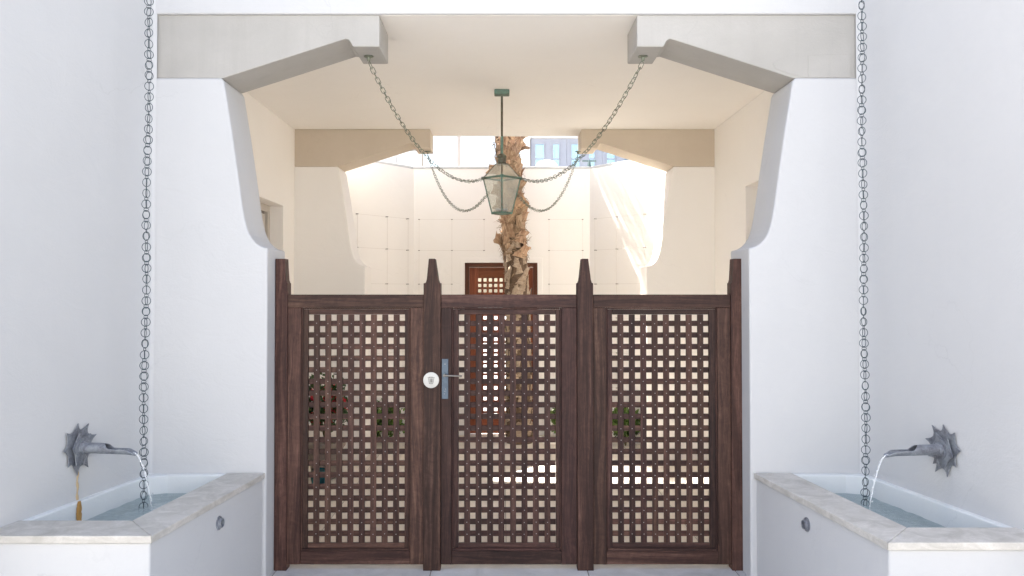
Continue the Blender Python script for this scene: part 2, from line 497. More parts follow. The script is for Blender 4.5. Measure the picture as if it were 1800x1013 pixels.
# side walls with door recesses
LX = XC - 2.155; RX = XC + 2.13
def side_wall(sgn, x_in, dy0, dy1, dz):
    y0, y1 = D + TP - 0.06, YB + 0.06
    poly = [(y0, -0.02), (dy0, -0.02), (dy0, dz), (dy1, dz), (dy1, -0.02), (y1, -0.02), (y1, H), (y0, H)]
    w = prism('side_wall', poly, 'x', x_in, x_in + sgn * 0.22, M['cream'], gh, bevel=0.006)
    return w
side_wall(-1, LX, 7.35, 8.52, 2.53)
side_wall(1, RX, 6.85, 7.84, 2.64)
def side_door(sgn, x_in, dy0, dy1, dz, label):
    t = thing('side_door', label, 'door', (x_in + sgn * 0.15, (dy0 + dy1) / 2, 0))
    a = x_in + sgn * 0.13; b_ = x_in + sgn * 0.21
    box('frame', a, b_, dy0, dy0 + 0.07, 0, dz, M['doorpaint'], t, bevel=0.003)
    box('frame', a, b_, dy1 - 0.07, dy1, 0, dz, M['doorpaint'], t, bevel=0.003)
    box('frame', a, b_, dy0 + 0.07, dy1 - 0.07, dz - 0.07, dz, M['doorpaint'], t, bevel=0.003)
    c = x_in + sgn * 0.165
    box('rebate', c, b_, dy0 + 0.07, dy1 - 0.07, 0, dz - 0.07, M['doordark'], t)
    lf = box('leaf', c - sgn * 0.012, c - sgn * 0.0005, dy0 + 0.085, dy1 - 0.085, 0.01, dz - 0.088, M['doorpaint'], t, bevel=0.002)
    box('panel', c - sgn * 0.02, c - sgn * 0.0125, dy0 + 0.2, dy1 - 0.2, 0.25, dz - 0.25, M['doorpaint'], t, bevel=0.004)
side_door(-1, LX, 7.35, 8.52, 2.53, 'taupe panelled door recessed in the left side wall of the gateway')
side_door(1, RX, 6.85, 7.84, 2.64, 'taupe panelled door recessed in the right side wall of the gateway')

# unseen house added behind the camera, bouncing sun onto the shaded front
oh = thing('added_lane_house', 'unseen long white house added across the lane to bounce sun onto the gate front', 'building', (0, -6.5, 0))
def wall_with_openings(x0, x1, zt, xs_, rows_, y0, y1):
    e = 0
    cur = x0
    for (a, b_) in xs_:
        box('wall', cur, a, y0, y1, -0.03, zt, M['white'], oh); 
        zc = -0.03
        for (c_, d_) in rows_:
            if c_ > zc: box('wall', a, b_, y0, y1, zc, c_, M['white'], oh)
            zc = d_
        box('wall', a, b_, y0, y1, zc, zt, M['white'], oh)
        for (c_, d_) in rows_:
            w_ = box('window', a, a + 0.07, y1 - .16, y1 - .1, c_, d_, M['winframe'], oh)
            box('frame', b_ - .07, b_, y1 - .16, y1 - .1, c_, d_, M['winframe'], w_)
            box('frame', a + .07, b_ - .07, y1 - .16, y1 - .1, d_ - .07, d_, M['winframe'], w_)
            box('frame', a + .07, b_ - .07, y1 - .16, y1 - .1, c_, c_ + .07, M['winframe'], w_)
            box('pane', a + .07, b_ - .07, y1 - .14, y1 - .13, c_ + .07, d_ - .07, M['pane'], w_)
        cur = b_
    box('wall', cur, x1, y0, y1, -0.03, zt, M['white'], oh)
wall_with_openings(-13, 13, 6.4, [(-10, -9), (-5.6, -4.6), (4.2, 5.2), (9, 10)], [(0.9, 2.3), (3.9, 5.3)], -6.8, -6.5)
box('roof', -13.1, 13.1, -12, -6.45, 6.401, 6.6, M['white'], oh)
# splayed forecourt walls
WS = 0.16
def wallx(sgn, Y): return (-2.085 - WS * (D - Y)) if sgn < 0 else (2.135 + WS * (D - Y))
for sgn, lab in ((-1, 'tall white plaster wall splayed out at the left of the gateway'), (1, 'tall white plaster wall splayed out at the right of the gateway')):
    # a rounded inner corner leads from the pier face into the wall
    r = 0.028; pts = []
    Yc = D - r
    for k in range(7):
        q = k / 6 * R(90 - math.degrees(math.atan(WS)))
        # arc from pier plane to wall face
        cx = wallx(sgn, D - r) - sgn * r * 0.98
        pts.append((cx + sgn * r * math.sin(q), D - 0.0025 - r + r * math.cos(q)))
    pts = [(p[0], p[1]) for p in pts]
    Ye = 3.35
    poly = pts + [(wallx(sgn, Ye), Ye), (wallx(sgn, Ye) + sgn * 0.3, Ye), (wallx(sgn, D) + sgn * 0.35, D - 0.0025)]
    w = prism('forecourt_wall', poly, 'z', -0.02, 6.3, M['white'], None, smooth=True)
    tag(w, lab, 'wall')

# ------------------------------------------------------------------ troughs
ZC = 0.63
def trough(sgn):
    side = 'left' if sgn < 0 else 'right'
    if sgn < 0: xo, ks, yf, yi = -1.402, 0.100, 3.888, 4.150
    else: xo, ks, yf, yi = 1.486, 0.108, 3.785, 4.030
    def O(Y, off=0.0): return xo + sgn * (ks * (D - Y) + off)     # off > 0 goes towards the wall
    t = thing('water_trough', 'white rendered water trough with stone coping and running spout, ' + side + ' of the gate', 'trough', (O(4.5, 0.3), 4.5, 0), 'water troughs beside the gate')
    # outer walls
    ov = 0.014
    yo = yf + ov
    w = [(O(D - 0.003, ov), D - 0.003), (O(yo, ov), yo), (wallx(sgn, yo) + sgn * 0.05, yo), (wallx(sgn, yi) + sgn * 0.05, yi), (O(yi, 0.215), yi), (O(D, 0.215), D - 0.003)]
    prism('outer_wall', w, 'z', -0.01, ZC - 0.034, M['white'], t, bevel=0.010, seg=3)
    # coping stones, mitred at the corner, plus joints along the run
    def stone_(poly, nm='coping_stone'):
        prism(nm, poly, 'z', ZC - 0.034, ZC, M['coping'], t, bevel=0.004, seg=2)
    wdt = 0.222
    m = 0.0012
    stone_([(O(D - 0.003), D - 0.003), (O(yf + m), yf + m), (O(yi + m, wdt), yi + m), (O(D - 0.003, wdt), D - 0.003)])
    stone_([(O(yf, m), yf), (wallx(sgn, yf) + sgn * 0.02, yf), (wallx(sgn, yi) + sgn * 0.02, yi), (O(yi, wdt + m), yi)])
    # liner on the wall side and at the pier
    lt = 0.035
    ln = [(wallx(sgn, yi - .02) + sgn * 0.03, yi - 0.02), (wallx(sgn, yi - .02) - sgn * lt, yi - 0.02), (wallx(sgn, D - 0.16) - sgn * lt, D - 0.16), (wallx(sgn, D - .1) - sgn * (lt + .012), D - 0.09),
          (wallx(sgn, D) - sgn * (lt + 0.09), D - 0.05), (O(D - 0.05, 0.212), D - 0.05), (O(D, 0.212), D - 0.001), (wallx(sgn, D) + sgn * 0.05, D - 0.001)]
    prism('basin_lining', ln, 'z', 0.30, ZC - 0.004, M['basin'], t, bevel=0.008, seg=3)
    bf = [(O(yi, 0.19), yi - .01), (wallx(sgn, yi), yi - .01), (wallx(sgn, D), D - 0.02), (O(D, 0.19), D - 0.02)]
    prism('basin_floor', bf, 'z', 0.26, 0.305, M['basin'], t)
    # water
    wp = [(O(yi, 0.216), yi + .001), (wallx(sgn, yi) - sgn * (lt - .002), yi + .001), (wallx(sgn, D - 0.16) - sgn * (lt - .002), D - 0.16), (wallx(sgn, D) - sgn * (lt + .08), D - 0.052), (O(D, 0.216), D - 0.052)]
    nx_, ny_ = 50, 90
    v = []; f = []
    for j in range(ny_ + 1):
        Y = yi + 0.001 + (D - 0.052 - yi) * j / ny_
        a = O(Y, 0.2155); b_ = wallx(sgn, Y) - sgn * (lt - 0.002)
        for i in range(nx_ + 1):
            X = a + (b_ - a) * i / nx_
            cxs, cys = (-1.93, 4.85) if sgn < 0 else (2.0, 4.92)
            d1 = math.hypot(X - cxs, Y - cys)
            h = 0.0020 * math.cos(d1 * 95) * math.exp(-d1 * 3.2)
            jx, jy = (-1.74, 4.51) if sgn < 0 else (1.80, 4.43)
            d2 = math.hypot(X - jx, Y - jy)
            h += 0.0028 * math.cos(d2 * 80) * math.exp(-d2 * 3.0)
            h += 0.003 * noise.noise(Vector((X * 11, Y * 11, 1)))
            v.append((X, Y, 0.52 + h))
    for j in range(ny_):
        for i in range(nx_):
            k = j * (nx_ + 1) + i
            f.append((k, k + 1, k + nx_ + 2, k + nx_ + 1))
    f = [q if sgn > 0 else tuple(reversed(q)) for q in f]
    wt = world_mesh('water', v, f, M['water'], None, smooth=True); wt['kind'] = 'structure'
    if sum(p.normal.z for p in wt.data.polygons) < 0: wt.data.flip_normals()
    wt['label'] = 'rippled water filling the ' + side + ' trough'
    # overflow ring on the outer wall
    yr, zr = (4.62, 0.496) if sgn < 0 else (4.574, 0.50)
    c = Vector((O(yr, ov), yr, zr))
    nrm = Vector((-sgn, -ks, 0)).normalized()
    tng = Vector((ks * -1 * sgn * -1, 1, 0)).normalized()
    tng = Vector((0, 0, 1)).cross(nrm)
    mb = MB()
    def ringpts(r, off, n=20): return [c + nrm * off + tng * r * math.cos(2 * math.pi * k / n) + Vector((0, 0, 1)) * r * math.sin(2 * math.pi * k / n) for k in range(n)]
    rings = [ringpts(0.036, -0.002), ringpts(0.036, 0.006), ringpts(0.026, 0.009), ringpts(0.024, 0.022), ringpts(0.019, 0.022), ringpts(0.018, -0.0)]
    vs = [p for q in rings for p in q]; n = 20
    fs = [(i * n + k, i * n + (k + 1) % n, (i + 1) * n + (k + 1) % n, (i + 1) * n + k) for i in range(5) for k in range(n)]
    mb.add(vs, fs)
    op = mb.build('overflow_pipe', M['bronze'], t, smooth=True)
    mb = MB(); mb.add(ringpts(0.0185, 0.004), [tuple(range(20))]); mb.build('pipe_bore', M['ink'], op)
    return t
trough(-1); trough(1)

# ------------------------------------------------------------------ spouts
def spout(sgn):
    if sgn < 0: Y, z, L, lab = 4.565, 0.897, 0.325, 'dark metal spout with spiky leaf rosette on the left wall, orange deposit below'
    else: Y, z, L, lab = 4.50, 0.900, 0.33, 'dark metal spout with spiky leaf rosette on the right wall'
    c = Vector((wallx(sgn, Y), Y, z))
    n = Vector((-sgn, -WS, 0)).normalized()
    u = Vector((0, 0, 1)).cross(n)      # along the wall
    Z = Vector((0, 0, 1))
    t = thing('wall_spout', lab, 'spout', tuple(c), 'wall spouts over the troughs')
    def P(a, b_, d): return c + u * a + Z * b_ + n * d
    def star(nm, R_, npt, rot, d0, curl, dish, ox=0, oz=0):
        rings = [0.0, 0.25, 0.5, 0.75, 1.0]; M_ = npt * 8
        v = []; f = []
        for back in (0, 1):
            base = len(v)
            v.append(P(ox, oz, d0 + dish - back * 0.005))
            for fr in rings[1:]:
                for k in range(M_):
                    th = 2 * math.pi * k / M_ + rot
                    w = (k % 8) / 8
                    wob = 1 + 0.05 * math.sin(3 * th + rot)
                    rr = R_ * wob * (1 - 0.29 * math.sin(math.pi * w) ** 0.62)
                    r = rr * fr
                    tip = (1 - math.sin(math.pi * w)) ** 2 * curl * fr ** 7
                    v.append(P(ox + r * math.cos(th), oz + r * math.sin(th), d0 + dish * (1 - fr * fr) + tip - back * 0.005))
            for k in range(M_):
                f.append((base, base + 1 + k, base + 1 + (k + 1) % M_))
            for q in range(3):
                for k in range(M_):
                    a = base + 1 + q * M_ + k; b_ = base + 1 + q * M_ + (k + 1) % M_
                    f.append((a, b_, b_ + M_, a + M_))
        o1 = 1 + 3 * M_; o2 = len(v) // 2 + o1
        for k in range(M_):
            f.append((o1 + k, o1 + (k + 1) % M_, o2 + (k + 1) % M_, o2 + k))
        world_mesh(nm, v, f, M['bronze'], t, smooth=True)
    star('back_leaf_plate', 0.134, 9, 0.35 if sgn < 0 else 0.1, 0.012, 0.010, 0.002)
    star('front_leaf_plate', 0.094, 6, 0.9, 0.028, 0.008, 0.001, ox=0.006, oz=-0.008)
    mb = MB()
    mb.tube([P(0, 0, 0.0), P(0, 0, 0.034)], 0.05, 16)
    mb.build('backing_boss', M['bronze'], t, smooth=True)
    mb = MB()
    for rr, d in ((0.034, 0.040),):
        mb.tube([P(0, 0, 0.03), P(0, 0, 0.046), P(0, 0, 0.052)], [rr, rr, 0.025], 18)
    mb.build('collar', M['bronze'], t, smooth=True)
    # strap below the pipe
    mb = MB(); mb.tube([P(0.0, -0.02, 0.045), P(0, -0.05, 0.050), P(0, -0.088, 0.036)], [0.006, 0.006, 0.003], 8)
    mb.build('strap', M['bronze'], t, smooth=True)
    # pipe, cut open over its outer half
    v = []; f = []; NA = 22; NL = 30
    for i in range(NL + 1):
        d = 0.04 + (L - 0.04) * i / NL
        fr = (d - 0.04) / (L - 0.04)
        half = math.pi
        if fr > 0.38:
            q = min(1, (fr - 0.38) / 0.16); q = q * q * (3 - 2 * q)
            half = math.pi * (1 - q) + R(92) * q
        if fr > 0.85: half *= 1 - 0.35 * (fr - 0.85) / 0.15
        rad = 0.0260 * (1 - 0.05 * fr)
        drop = 0.001 * fr + (0.006 * max(0, (fr - 0.8) / 0.2) ** 2)
        for k in range(NA + 1):
            a = -math.pi / 2 + half * (2 * k / NA - 1)
            v.append(P(rad * math.cos(a), rad * math.sin(a) - drop, d))
    for i in range(NL):
        for k in range(NA):
            a = i * (NA + 1) + k
            f.append((a, a + 1, a + NA + 2, a + NA + 1))
    pp = world_mesh('pipe', v, f, M['bronze'], t, smooth=True)
    so = pp.modifiers.new('shell', 'SOLIDIFY'); so.thickness = 0.0035; so.offset = 0
    # running water
    tip = P(0, -0.022, L - 0.01)
    j = []; rad = []
    for k in range(26):
        q = k / 25
        tt = q * 0.30
        hx = 0.42 * tt
        pnt = tip + n * hx + Z * (0.004 - 0.5 * 9.8 * tt * tt * 0.88)
        pnt += Vector((noise.noise(Vector((k * 0.6, 1, sgn))), noise.noise(Vector((k * 0.6, 5, sgn))), 0)) * 0.006 * q
        if pnt.z < 0.51: break
        j.append(pnt); rad.append(0.0027 - 0.0014 * q + 0.0014 * noise.noise(Vector((k * 1.3, 0, sgn))))
    mb = MB(); mb.tube(j, rad, 8)
    for k in range(46):
        w_ = rnd.random() ** 0.6
        p = j[min(len(j) - 1, int(len(j) * (0.25 + 0.75 * w_)))] + Vector((rnd.uniform(-.014, .014) * w_, rnd.uniform(-.014, .014) * w_, rnd.uniform(-.012, .02)))
        mb.tube([p, p + Z * 0.004, p + Z * 0.008], [0.0006, 0.0022, 0.0006], 6)
    jo = mb.build('water_jet', M['jet'], None, smooth=True)
    tag(jo, 'thin stream of water falling from the ' + ('left' if sgn < 0 else 'right') + ' wall spout', 'water jet', 'water jets')
    if sgn < 0:
        mb = MB()
        def wp(a, zz, d): return Vector((wallx(-1, Y + a), Y + a, zz)) + n * d
        def strip(pts, d, mi, amp):
            vv = []; N = len(pts)
            for i, (a, zz, w) in enumerate(pts):
                wl = w * (1 + amp * noise.noise(Vector((i * 0.7, 3, 0)))); wr = w * (1 + amp * noise.noise(Vector((i * 0.7, 8, 0))))
                for s2, e in ((-wl, 0.0005), (-wl * 0.6, 0.004), (0, 0.0055), (wr * 0.6, 0.004), (wr, 0.0005)):
                    vv.append(wp(a + s2, zz, d + e))
            ff = [(i * 5 + k, i * 5 + k + 1, i * 5 + k + 6, i * 5 + k + 5) for i in range(N - 1) for k in range(4)]
            mb.add(vv, ff, mi)
        strip([(0.004 + 0.003 * math.sin(i), 0.775 - i * 0.0107, 0.008 + 0.003 * math.sin(i * 1.1)) for i in range(15)], 0.0, 1, 0.5)
        strip([(-0.032, 0.632 - i * 0.012, 0.012 + 0.010 * min(1, i / 3)) for i in range(10)], 0.037, 0, 0.25)
        dp = mb.build('mineral_deposit', None, t, smooth=True, mats=[M['rust'], M['rustpale']], fm=mb.m)
spout(-1); spout(1)

# ------------------------------------------------------------------ rain chains
def torus_mesh(name, R_, r, n=18, m=6, sx=1.0, gap=0.0):
    v = []; f = []
    for i in range(n):
        a = 2 * math.pi * i / n
        for k in range(m):
            q = 2 * math.pi * k / m
            rr = R_ + r * math.cos(q)
            v.append((rr * math.cos(a) * sx, r * math.sin(q), rr * math.sin(a)))
    for i in range(n):
        for k in range(m):
            f.append((i * m + k, i * m + (k + 1) % m, ((i + 1) % n) * m + (k + 1) % m, ((i + 1) % n) * m + k))
    me = bpy.data.meshes.new(name); me.from_pydata(v, [], f)
    me.polygons.foreach_set('use_smooth', [True] * len(me.polygons))
    return me
big = torus_mesh('large_ring', 0.0232, 0.0019, 24, 6)
sml = torus_mesh('small_ring', 0.0115, 0.0016, 14, 6)
big.materials.append(M['rainchain']); sml.materials.append(M['rainchain'])
def rain_chain(x, y, dx, label, seed):
    rr = random.Random(seed)
    t = thing('rain_chain', label, 'rain chain', (x, y, 0.50), 'rain chains in the troughs')
    pitch = 0.0592
    n = 53
    for k in range(n):
        z = 0.525 + pitch * k
        sway = 0.004 * math.sin(k * 0.35 + seed)
        a = k * 0.55 + 0.9 * math.sin(k * 0.23 + seed) + rr.uniform(-0.25, 0.25)
        px_ = x + sway + dx * (z - 0.5)
        link('large_ring', big, None, t, (px_, y, z), (rr.uniform(-.04, .04), rr.uniform(-.05, .05), a))
        link('large_ring', big, None, t, (px_, y, z + 0.002), (rr.uniform(-.04, .04), rr.uniform(-.05, .05), a + R(rr.uniform(60, 95))))
        link('small_ring', sml, None, t, (px_, y, z + pitch / 2), (0, 0, a + R(45)))
rain_chain(-1.967, 4.85, 0.005, 'dark rain chain of double rings hanging into the left trough', 1)
rain_chain(2.018, 4.92, -0.001, 'dark rain chain of double rings hanging into the right trough', 5)

# ------------------------------------------------------------------ gate
def post(px0, px1, nx0, nx1, tx0, tx1, label):
    x0, x1 = gx(px0), gx(px1)
    zs = gz(498)
    sh = gz(492)
    t0, t1 = gx(tx0), gx(tx1); n0, n1 = gx(nx0), gx(nx1)
    left = [(x0, -0.005), (x0, zs)] if n0 > x0 + 0.004 else [(x0, -0.005), (x0, gz(455))]
    poly = []
    if n0 > x0 + 0.004:
        poly += [(x0, -0.005), (x0, zs), (n0 - 0.006, zs + 0.002), (n0, sh), (t0, gz(455))]
    else:
        poly += [(x0, -0.005), (x0, gz(455))]
    if n1 < x1 - 0.004:
        poly += [(t1, gz(455)), (n1, sh), (n1 + 0.006, zs + 0.002), (x1, zs), (x1, -0.005)]
    else:
        poly += [(x1, gz(455)), (x1, -0.005)]
    o = prism('gate_post', poly, 'y', 5.412, 5.505, M['wood'], None, bevel=0.003, seg=2)
    # grooves: two narrow laminated joints
    tag(o, label, 'post', 'wooden gate posts')
    return o
post(485.5, 507, 485.5, 504, 485.5, 502, 'dark wooden end post against the left white pier')
p2 = post(745, 775, 750.4, 770.6, 754, 765.2, 'tapered wooden post carrying the round bin sign')
post(1014, 1042, 1018, 1038, 1022, 1033.5, 'tapered wooden post on the hinge side right of the middle gate')
post(1283, 1305, 1286, 1305, 1288, 1305, 'dark wooden end post against the right white pier')

nail_v = []
def nails(parent, pts, mat=None, r=0.0032):
    mb = MB()
    for (x, y, z) in pts:
        n = 8
        v = [(x, y - 0.0022, z)] + [(x + r * math.cos(2 * math.pi * k / n), y, z + r * math.sin(2 * math.pi * k / n)) for k in range(n)]
        mb.add(v, [(0, 1 + k, 1 + (k + 1) % n) for k in range(n)])
    o = mb.build('nail_heads', mat or M['nail'], parent, smooth=True, kind='stuff')
    return o
def leaf(label, cat, X0, X1, sl0, sl1, sr0, sr1, hx, hp, wm, dark, group):
    """X0..X1 whole; sl/sr = inner edges of the stiles; hx first hole, hp pitch"""
    t = thing('lattice_gate', label, cat, ((gx(X0) + gx(X1)) / 2, YG, 0), group)
    yf = 5.430
    zt0, zt1 = gz(541), gz(518)
    zb0, zb1 = gz(990), gz(967)
    g_ = 0.0008
    board('top_rail', gx(X0), gx(X1), yf - 0.004, yf + 0.04, zt0, zt1, wm, t)
    board('stile', gx(sl0), gx(sl1), yf, yf + 0.04, zb0, zt0 - g_, wm, t)
    board('stile', gx(sr0), gx(sr1), yf, yf + 0.04, zb0, zt0 - g_, wm, t)
    board('bottom_rail', gx(sl1) + g_, gx(sr0) - g_, yf + 0.003, yf + 0.04, zb0, zb1, wm, t)
    # sloping mouldings round the opening
    hw, hh = 9.5, 11.0
    y_top = 553.2; pv_ = 20.5
    xe0 = hx; xe1 = hx + 8 * hp + hw
    ye1 = y_top + 19 * pv_ + hh
    yl = yf + 0.013
    board('moulding', gx(sl1) + g_, gx(sl1) + 0.010, yf + 0.008, yf + 0.032, zb1 + g_, zt0 - g_, dark, t)
    board('moulding', gx(sr0) - 0.010, gx(sr0) - g_, yf + 0.008, yf + 0.032, zb1 + g_, zt0 - g_, dark, t)
    board('moulding', gx(sl1) + 0.011, gx(sr0) - 0.011, yf + 0.008, yf + 0.032, zt0 - 0.010, zt0 - g_, dark, t)
    board('moulding', gx(sl1) + 0.011, gx(sr0) - 0.011, yf + 0.005, yf + 0.032, zb1 + g_, zb1 + 0.016, dark, t)
    # lattice border
    board('border_slat', gx(sl1) + 0.0105, gx(xe0), yl, yl + 0.022, zb1 + 0.017, zt0 - 0.011, dark, t)
    board('border_slat', gx(xe1), gx(sr0) - 0.0105, yl, yl + 0.022, zb1 + 0.017, zt0 - 0.011, dark, t)
    board('border_slat', gx(xe0) + g_, gx(xe1) - g_, yl + 0.001, yl + 0.022, gz(y_top), zt0 - 0.011, dark, t)
    board('border_slat', gx(xe0) + g_, gx(xe1) - g_, yl + 0.001, yl + 0.022, zb1 + 0.017, gz(ye1), dark, t)
    jit = lambda o, ax: setattr(o, 'rotation_euler', (o.rotation_euler[0], o.rotation_euler[1] + rnd.uniform(-.0013, .0013), o.rotation_euler[2]))
    for k in range(8):
        a = hx + hw + hp * k
        o = board('upright_slat', gx(a), gx(hx + hp * (k + 1)), yl + 0.0015, yl + 0.0115, gz(ye1) + g_, gz(y_top) - g_, wm if rnd.random() < 0.5 else dark, t, 0.001); jit(o, 0)
    for k in range(19):
        a = y_top + hh + pv_ * k
        o = board('cross_slat', gx(xe0) + g_, gx(xe1) - g_, yl + 0.0125, yl + 0.0225, gz(y_top + pv_ * (k + 1)), gz(a), wm if rnd.random() < 0.55 else dark, t, 0.001); jit(o, 0)
    pts = []
    for i in range(8):
        for k in range(19):
            if rnd.random() < 0.93:
                pts.append((gx(hx + hw + hp * i + (hp - hw) / 2 + rnd.uniform(-.6, .6)), yl + 0.001, gz(y_top + hh + pv_ * k + (pv_ - hh) / 2 + rnd.uniform(-.6, .6))))
    nails(t, pts)
    return t
gA = leaf('brown wooden lattice panel left of the post with the round sign', 'gate', 506, 745, 506, 530, 722, 745, 542, 20.0, M['wood'], M['wood'], 'lattice gate panels')
gB = leaf('middle wooden lattice gate with the metal lever handle', 'gate', 775.5, 1013.5, 775.5, 794, 987, 1013.5, 806.4, 20.1, M['wood_dark'], M['wood_dark'], 'lattice gate panels')
gC = leaf('brown wooden lattice panel between the tapered post and right pier', 'gate', 1042.5, 1283, 1042.5, 1065, 1260, 1283, 1076, 20.05, M['wood'], M['wood_dark'], 'lattice gate panels')

# handle
hd = thing('door_handle_set', None, None, (gx(782.5), 5.425, gz(666)))
hd.name = 'handle'; LOC[hd.name] = Vector((gx(782.5), 5.425, gz(666)))
hd.parent = gB; hd.location = LOC[hd.name] - wloc(gB)
box('back_plate', gx(777), gx(788.2), 5.421, 5.4295, gz(701), gz(631), M['steel'], hd, bevel=0.001)
mb = MB(); mb.tube([(gx(782.5), 5.422, gz(659)), (gx(782.5), 5.372, gz(659))], 0.0085, 12)
mb.tube([(gx(780), 5.374, gz(659)), (gx(790), 5.372, gz(659)), (gx(813), 5.371, gz(659.8))], [0.0065, 0.0055, 0.0055], 10)
mb.build('lever', M['lever'], hd, smooth=True)
mb = MB()
for (a, b_) in ((783.5, 683.5), (782.5, 687.5), (781.5, 692)):
    mb.tube([(gx(a), 5.421, gz(b_)), (gx(a), 5.4195, gz(b_))], 0.0022, 8)
mb.tube([(gx(782.5), 5.421, gz(640)), (gx(782.5), 5.4195, gz(640))], 0.003, 10)
mb.build('keypad_stud', M['nail'], hd)
# hinges as thin dark gap plates
# round sign with a bin drawing
sc = Vector((gx(758.6), 5.4115, gz(667.7)))
sg = thing('round_sign', 'round cream sign with a line drawn waste bin on the gate post', 'sign', tuple(sc))
mb = MB()
n = 40
prof = [(0.0, -0.004), (0.0455, -0.004), (0.0485, -0.002), (0.0485, 0.0)]
vs = [(sc.x, sc.y - 0.004, sc.z)]
for r, d in prof[1:]:
    vs += [(sc.x + r * math.cos(2 * math.pi * k / n), sc.y + d, sc.z + r * math.sin(2 * math.pi * k / n)) for k in range(n)]
fs = [(0, 1 + k, 1 + (k + 1) % n) for k in range(n)]
for q in range(2): fs += [(1 + q * n + k, 1 + q * n + (k + 1) % n, 1 + (q + 1) * n + (k + 1) % n, 1 + (q + 1) * n + k) for k in range(n)]
mb.add(vs, fs); mb.build('disc', M['enamel'], sg, smooth=True)
mb = MB()
def line(pts, w=0.0015):
    mb.tube([(sc.x + a * 0.0035, sc.y - 0.0042, sc.z + b_ * 0.0035) for a, b_ in pts], w, 6)
line([(-4.4, 3.2), (-3.2, -5.4), (-2.6, -6), (2.6, -6), (3.2, -5.4), (4.8, 3.2)])
line([(-6, 4.2), (-4.6, 4.4), (-2, 4.1), (0, 4.5), (2, 4.1), (4.6, 4.5), (6.2, 4.2)])
line([(-3.6, 5.2), (-2.8, 5.7), (-2, 5.2)]); line([(-1, 5.5), (0, 6), (1, 5.5)]); line([(2, 5.2), (2.8, 5.7), (3.5, 5.2)])
line([(-2, 2.8), (-1.5, -4.2)]); line([(-0.3, 2.8), (-0.2, -4.2)]); line([(0.9, 2.8), (0.7, -4.2)]); line([(2.5, 2.8), (1.9, -4.0)])
mb.build('bin_drawing', M['ink'], sg)

# ------------------------------------------------------------------ hanging chains
def link_mesh():
    pts = []; L, w = 0.018, 0.0125
    for k in range(9):
        a = math.pi * k / 8
        pts.append((w * math.cos(a), 0, L - w * 0 + w * math.sin(a) - 0.004))
    for k in range(9):
        a = math.pi + math.pi * k / 8
        pts.append((w * math.cos(a), 0, -L + w * math.sin(a) + 0.004))
    n = len(pts); m = 6; r = 0.0023; v = []; f = []
    for i in range(n):
        a = Vector(pts[i - 1]); b_ = Vector(pts[(i + 1) % n]); t = (b_ - a).normalized(); u = t.cross(Vector((0, 1, 0))).normalized()
        for k in range(m):
            q = 2 * math.pi * k / m
            v.append(Vector(pts[i]) + u * math.cos(q) * r + Vector((0, 1, 0)) * math.sin(q) * r)
    for i in range(n):
        for k in range(m):
            f.append((i * m + k, i * m + (k + 1) % m, ((i + 1) % n) * m + (k + 1) % m, ((i + 1) % n) * m + k))
    me = bpy.data.meshes.new('link'); me.from_pydata([tuple(x) for x in v], [], f)
    me.polygons.foreach_set('use_smooth', [True] * len(me.polygons)); me.materials.append(M['chain'])
    return me
LM = link_mesh()
def hang_chain(A, B, sag, label, seed, scale=1.0):
    rr = random.Random(seed)
    A = Vector(A); B = Vector(B)
    t = thing('hanging_chain', label, 'chain', tuple(A), 'chains steadying the lantern')
    def C(q):
        p = A.lerp(B, q); p.z -= 4 * sag * q * (1 - q); return p
    N = 400; P = [C(k / N) for k in range(N + 1)]
    step = 0.0405 * scale
    acc = 0; nxt = 0.03; out = []
    for k in range(N):
        d = (P[k + 1] - P[k]).length
        while acc + d >= nxt:
            q = (nxt - acc) / d
            out.append((P[k].lerp(P[k + 1], q), (P[k + 1] - P[k]).normalized())); nxt += step
        acc += d
    for i, (p, tg) in enumerate(out):
        side = tg.cross(Vector((0, 0, 1))).normalized(); up = side.cross(tg).normalized()
        rot = Matrix((side, up, tg)).transposed()   # columns: x side, y up, z tangent
        roll = (0.35 if i % 2 else 0.35 + math.pi / 2) + rr.uniform(-.3, .3)
        m = Matrix.Translation(p) @ rot.to_4x4() @ Matrix.Rotation(roll, 4, 'Z') @ Matrix.Scale(scale, 4)
        link('link', LM, None, t, mtx=m)
    # anchor plate and eye at the top
    mb = MB(); mb.lathe([(0.030, 0.0), (0.030, -0.006), (0.012, -0.009), (0.009, -0.030), (0.0, -0.032)], (A.x, A.y, A.z + 0.033), 16)
    mb.build('anchor_plate', M['chain'], t, smooth=True)
    return t
AZ = 3.133
ZL = 7.24
hang_chain((-0.832, 5.46, AZ), (-0.150, ZL, 2.635), 0.265, 'long green bronze chain from the front left beam end to the lantern', 1)
hang_chain((0.875, 5.46, AZ), (0.150, ZL, 2.635), 0.265, 'long green bronze chain from the front right beam end to the lantern', 2)
hang_chain((-0.78, 9.18, AZ), (-0.105, ZL, 2.53), 0.345, 'sagging lower chain from the rear left beam end to the lantern', 3, 0.95)
hang_chain((0.79, 9.18, AZ), (0.105, ZL, 2.53), 0.345, 'sagging lower chain from the rear right beam end to the lantern', 4, 0.95)

